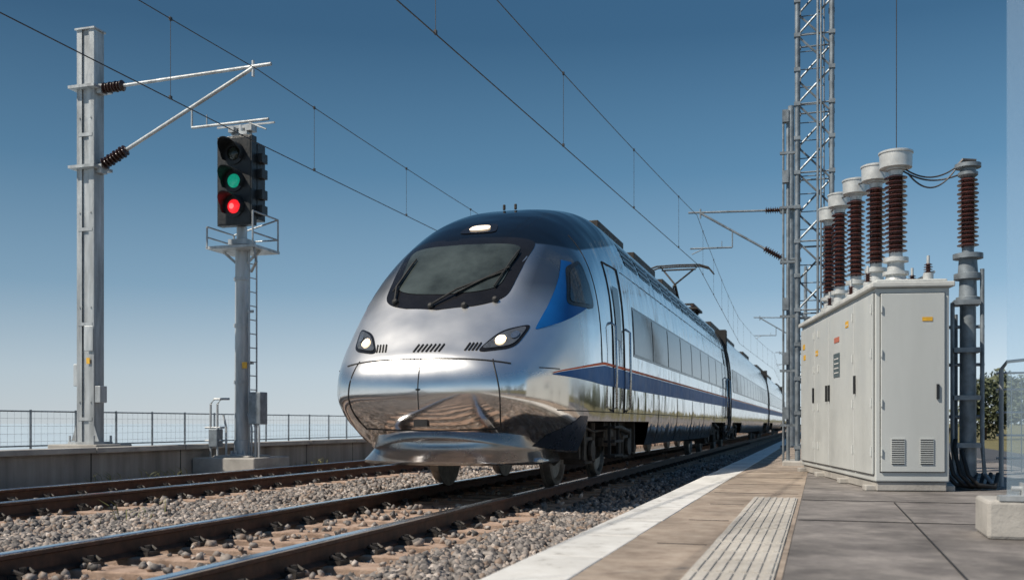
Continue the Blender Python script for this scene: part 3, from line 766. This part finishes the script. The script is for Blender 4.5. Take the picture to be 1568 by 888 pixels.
pi=top("post_insulator"); g=G(); gi=G(); px,py=1.50,11.5
g.lathe((px,py,PZ),(0,0,1),[(0,.18),(.03,.18),(.04,.085),(1.95,.08),(1.96,.12),(2.02,.12),(2.03,.09),(2.2,.085),(2.21,.14),(2.27,.14),(2.28,.1),(2.42,.09),(2.43,.15),(2.48,.15),(2.49,.06),(2.55,.06)],24)
gi.insul((px,py,2.69),(px,py,3.42),.065,.108,16,28)
g.lathe((px,py,3.42),(0,0,1),[(0,.06),(.03,.1),(.06,.1),(.07,.08),(.1,.08),(.11,.13),(.15,.13),(.16,.02)],24)
for z in(.6,1.1,1.6,2.1):
    g.box((px-.02,py-.02,z),(.26,.24,.05)); 
for dx,dy,zt in((-.16,-.08,2.1),(-.22,.02,1.9),(.13,-.06,2.45),(-.1,.16,2.0)):
    g.tube([(px+dx,py+dy,zt),(px+dx,py+dy,.6),(px+dx+.02,py+dy-.03,.3),(px+dx+.08,py+dy-.12,.2)],.022,8)
for z in(.9,1.45,1.85): g.cyl((px-.34,py,z),(px+.16,py,z),.018); g.box((px-.3,py-.03,z),(.07,.1,.14))
mk("steel_post",g,'galvd',pi,smooth=True,auto=35); mk("porcelain",gi,'porc',pi,smooth=True,auto=50)
g=G()
for a in range(4):
    x0=px-.28+a*.07; g.tube([(x0,py-.15,.9-a*.12),(x0-.02,py-.22,.55),(x0+.03,py-.34,.3),(x0+.12,py-.36,.2),(x0+.3,py-.2,.17),(x0+.36,py,.3)],.022,8)
mk("black_conduits",g,'rubber',pi,smooth=True)
g=G(); c0=caps[0]
def cate(a,b,sag,n=18,side=0):
    a=Vector(a);b=Vector(b); return [a.lerp(b,i/n)+Vector((0,0,-4*sag*(i/n)*(1-i/n)))+Vector((0,side*math.sin(math.pi*i/n),0)) for i in range(n+1)]
T_=(px-.1,py,3.56)
g.tube(cate(c0+Vector((.1,0,-.2)),T_,.10),.009,6); g.tube(cate(c0+Vector((.12,0,-.24)),T_,.19),.009,6); g.tube(cate(c0+Vector((.08,0,-.22)),(px,py,3.5),.05,18,.2),.009,6)
g.tube([(px-.1,py,3.56),(px-.05,py,3.62),(px+.08,py,3.6)],.02,6)
for a,b in zip(caps[:-1],caps[1:]): g.tube(cate(a+Vector((0,0,-.05)),b+Vector((0,0,-.05)),.05),.010,6)
g.tube([c0+Vector((.02,.2,-.02)),c0+Vector((.03,.25,9))],.005,5)
mk("jumper_cables",g,'copper',pi)

# ---------------------------------------------------------------- signal
sg=top("railway_signal"); sx,sy=-10.75,16.97; g=G()
g.lathe((sx,sy,.2),(0,0,1),[(0,.24),(.03,.24),(.04,.16),(.3,.15),(.31,.14),(4.0,.125),(4.01,.2),(4.05,.2)],20)
for i in range(8):
    a=i*math.pi/4; g.cyl((sx+.2*math.cos(a),sy+.2*math.sin(a),.2),(sx+.2*math.cos(a),sy+.2*math.sin(a),.3),.02,n=6)
g.cyl((sx,sy,4.2),(sx,sy,4.65),.1); g.cyl((sx,sy,6.3),(sx,sy,6.62),.07); g.box((sx,sy,6.45),(.34,.2,.06)); g.box((sx,sy+.02,6.58),(.2,.16,.05))
for zz in(1.6,2.7,3.6): g.lathe((sx,sy,zz),(0,0,1),[(0,.155),(.06,.155)],20)
g.bar((sx-.55,sy,6.62),(sx+.72,sy,6.62),.03,.03); g.box((sx+.2,sy,6.55),(.14,.2,.12)); g.box((sx-.12,sy-.1,6.5),(.12,.2,.1))
g.box((sx,sy+.05,4.2),(1.05,.95,.05)); g.box((sx,sy,4.34),(.4,.34,.1))
for a in(-.5,.5):
    for b in(-.42,.5): g.cyl((sx+a,sy+b,4.2),(sx+a,sy+b,4.85 if a>0 else 4.6),.018,n=6)
for z in(4.45,4.85): g.cyl((sx+.5,sy-.42,z),(sx+.5,sy+.5,z),.016,n=6); g.cyl((sx-.5,sy+.5,z-.25*(z>4.6)),(sx+.5,sy+.5,z),.016,n=6)
for z in(4.4,4.6): g.cyl((sx-.5,sy-.42,z),(sx-.5,sy+.5,z),.016,n=6)
g.bar((sx-.4,sy,4.17),(sx,sy,3.85),.04,.04); g.bar((sx+.4,sy,4.17),(sx,sy,3.85),.04,.04)
g.tube([(sx+.45,sy-.3,4.2),(sx+.5,sy-.3,3.9),(sx+.3,sy-.15,3.75)],.03,8)
for d in(0,.26): g.cyl((sx+.24,sy-.12+d,.2),(sx+.24,sy-.12+d,4.2),.016,n=6)
for z in np.arange(.4,4.2,.27): g.cyl((sx+.24,sy-.12,z),(sx+.24,sy+.14,z),.011,n=5)
for z in(1,2,3): g.box((sx+.17,sy,z),(.16,.05,.05))
for d in(-.5,-.35):
    g.tube([(sx+d,sy-.3,.1),(sx+d,sy-.3,1.2),(sx+d+.08,sy-.3,1.3),(sx-.1,sy-.28,1.3)],.022,8)
for z in(.5,.75): g.tube([(sx-.62,sy-.3,z),(sx-.2,sy-.3,z)],.02,8)
for dx in(.34,.42,.5,-.22): g.tube([(sx+dx,sy-.2,.15),(sx+dx,sy-.2,.75),(sx+dx-.1,sy-.15,1.0)],.022,8)
mk("mast_ladder_basket",g,'galv',sg,smooth=True,auto=35)
g=G(); g.box((sx+.42,sy-.1,1.12),(.26,.26,.62)); g.box((sx-.42,sy-.25,.55),(.2,.2,.35)); mk("junction_box",g,'galvd',sg,bevel=.015)
g=G(); g.box((sx+.16,sy-.16,1.95),(.1,.02,.12)); mk("label",g,'yellow',sg)
g=G(); g.box((sx,sy,.03),(1.35,1.3,.3)); g.box((sx,sy,.19),(.8,.8,.05)); mk("plinth",g,'conc',sg,bevel=.03)
g=G(); hw_,hz0,hz1=.76,4.64,6.36
g.box((sx-.02,sy-.14,(hz0+hz1)/2),(hw_,.18,hz1-hz0)); g.box((sx-.02,sy-.235,(hz0+hz1)/2),(hw_-.06,.012,hz1-hz0-.06))
g.box((sx+.12,sy+.1,(hz0+hz1)/2),(.5,.28,hz1-hz0-.25)); 
for z in(4.95,5.25,5.65,5.95): g.box((sx+.43,sy+.05,z),(.1,.2,.18)); 
mk("signal_head",g,'black',sg,bevel=.04)
g=G(); lens=[(6.02,'off'),(5.49,'green'),(5.0,'red')]
for z,m in lens:
    v=[];f=[];n=22
    for i in range(n+1):
        a=R(-35)+R(250)*i/n
        for dy,rr in((0,.225),(-.40,.225),(-.40,.215),(0,.215)):
            yy=-.24+dy*(.35+.65*max(0,math.sin(a)))
            v.append((sx-.02+rr*math.cos(a),sy+yy,z+rr*math.sin(a)))
    for i in range(n):
        for k in range(4): f.append((i*4+k,(i+1)*4+k,(i+1)*4+(k+1)%4,i*4+(k+1)%4))
    g.add(v,f); g.lathe((sx-.02,sy-.24,z),(0,-1,0),[(0,.215),(.03,.215),(.031,.145),(.01,.14)],28)
mk("visors",g,'black',sg,smooth=True,auto=40)
for z,m in lens:
    g=G(); g.lathe((sx-.02,sy-.245,z),(0,-1,0),[(0,.135),(.02,.13),(.045,.09),(.055,.04),(.057,.001)],28); mk("lens",g,m,sg,smooth=True)
g=G(); g.lathe((sx-.04,sy-.285,5.0),(0,-1,0),[(0,.07),(.02,.045),(.022,.001)],20); mk("lamp_core",g,'redhot',sg,smooth=True)

# ---------------------------------------------------------------- left platform wall and fence
lw=top("retaining_wall"); g=G(); g.box((-12.75,140,-.05),(2.6,300,.78)); mk("slab",g,'concw',lw)
g=G(); y=-8
while y<80: g.box((-11.5,y+1.2,.385+random.uniform(-.006,.006)),(.34,2.38,.09)); y+=2.4
mk("coping",g,'conc',lw,bevel=.012)
g=G()
for y in np.arange(-8,80,2.4): g.box((-11.452,y,.1),(.006,.03,.5))
mk("joints",g,'seam',lw)
def fence(name,x,y0,y1,z0,z1,step):
    t=top(name); g=G(); gm_=G()
    for y in np.arange(y0,y1,step): g.cyl((x,y,z0),(x,y,z1+.03),.022,n=6)
    for z in(z1,z0+.12): g.cyl((x,y0,z),(x,y1,z),.015,n=6)
    for z in np.arange(z0+.2,z1,.14): gm_.cyl((x,y0,z),(x,y1,z),.0025,n=4)
    for y in np.arange(y0,min(y1,60),.16): gm_.cyl((x,y,z0+.1),(x,y,z1),.0025,n=4)
    mk("posts_and_rails",g,'galvd',t); mk("wire_mesh",gm_,'galv',t)
fence("mesh_fence",-13.7,-6,110,.3,1.05,1.15)

# ---------------------------------------------------------------- right foreground block, fence, glass
cb=top("concrete_block"); g=G(); g.box((1.33,6.75,.255),(.75,.5,.23)); mk("block",g,'conc',cb,bevel=.02)
g=G(); g.box((1.12,6.55,.385),(.2,.1,.03)); g.box((1.16,6.60,.43),(.012,.12,.09)); g.box((1.24,6.60,.43),(.012,.12,.09)); g.cyl((1.1,6.6,.44),(1.3,6.6,.44),.015); mk("bracket",g,'galv',cb)
ws=top("glass_windscreen_panel"); g=G(); g.box((1.60,6.75,1.98),(1.0,.012,3.18)); mk("pane",g,'pane',ws)
g=G(); g.box((1.60,6.75,.381),(1.0,.05,.02)); mk("clamp_rail",g,'galv',ws)
rf=top("metal_railing"); g=G(); y0=12.0; x0=1.90
for i,x in enumerate(np.arange(x0,x0+1.0,.3)):
    g.cyl((x,y0,PZ),(x,y0,1.42),.025 if i%2==0 else .014,n=8)
for z in(1.38,1.2,.95,.7,.45): g.cyl((x0-.05,y0,z),(x0+.97,y0,z),.013,n=6)
for x in np.arange(x0,x0+1.0,.1): g.cyl((x,y0,.3),(x,y0,1.35),.005,n=5)
g.tube([(x0,y0,1.42),(x0+.05,y0-.05,1.5),(x0+.25,y0-.05,1.52)],.02)
mk("railing_mesh",g,'galv',rf)

# ---------------------------------------------------------------- vegetation
def tree(name,x,y,h,n,rw,q0=.07,q1=.15):
    t=top(name); g=G(); z0=-.34
    g.cyl((x,y,z0),(x+.1,y,z0+h*.55),.12,.06,8)
    cl=[]
    for i in range(10):
        a=random.random()*6.28; r=random.uniform(.2,.8)*rw; zz=z0+h*random.uniform(.22,.85)
        c=Vector((x+r*math.cos(a),y+r*math.sin(a),zz)); cl.append((c,random.uniform(.3,.6)*rw*.8)); g.cyl((x,y,z0+h*random.uniform(.15,.4)),c,.045,.015,6)
    cl.append((Vector((x,y,z0+h*.85)),.35*rw))
    mk("trunk_and_limbs",g,'bark',t)
    v=[];f=[]
    for i in range(n):
        c,r=random.choice(cl); d=Vector((random.gauss(0,1),random.gauss(0,1),random.gauss(0,1))).normalized()*r*random.uniform(.35,1.1)
        p=c+d; q=random.uniform(q0,q1); a=Vector((random.gauss(0,1),random.gauss(0,1),random.gauss(0,1))).normalized(); b=a.orthogonal().normalized()
        k=len(v); v+= [p-a*q,p+b*q*.5,p+a*q,p-b*q*.5]; f.append((k,k+1,k+2,k+3))
    g=G(); g.add(v,f); mk("foliage",g,'leaf',t)
for i in range(12): tree("tree",11.5+i*1.35+random.uniform(-.4,.4),78+random.uniform(-5,6),random.uniform(3.9,5.6),2000,2.2,.12,.24)
for i in range(16): tree("tree",random.uniform(15,23),-14+i*4+random.uniform(-1,1),random.uniform(3.5,6),1000,2.2,.1,.2)  # unseen trees added out of frame for the train side to reflect
g=G()
for cxx,cyy,n in((-1.55,6.4,40),(-1.6,7.3,30),(-1.52,8.8,25),(-1.6,5.6,30),(-1.5,11,20),(-10.9,18.5,40),(-11.1,15,50),(-11.15,13.5,30),(-1.55,14,20),(-7,9,15),(-11,20.5,40),(-1.6,6.9,40)):
    for i in range(n):
        x=cxx+random.gauss(0,.06 if cxx>-3 else .12); y=cyy+random.gauss(0,.3); a=random.random()*6.28; h=random.uniform(.06,.15) if cxx>-3 else random.uniform(.1,.3)
        p=Vector((x,y,-.22)); d=Vector((math.cos(a),math.sin(a),0)); s_=d.orthogonal()*.006
        g.add([p-s_,p+s_,p+s_*.7+d*h*.25+Vector((0,0,h*.7)),p+d*h*.7+Vector((0,0,h)),p-s_*.7+d*h*.25+Vector((0,0,h*.7))],[(0,1,2,3,4)])
mk("grass",g,'weed')
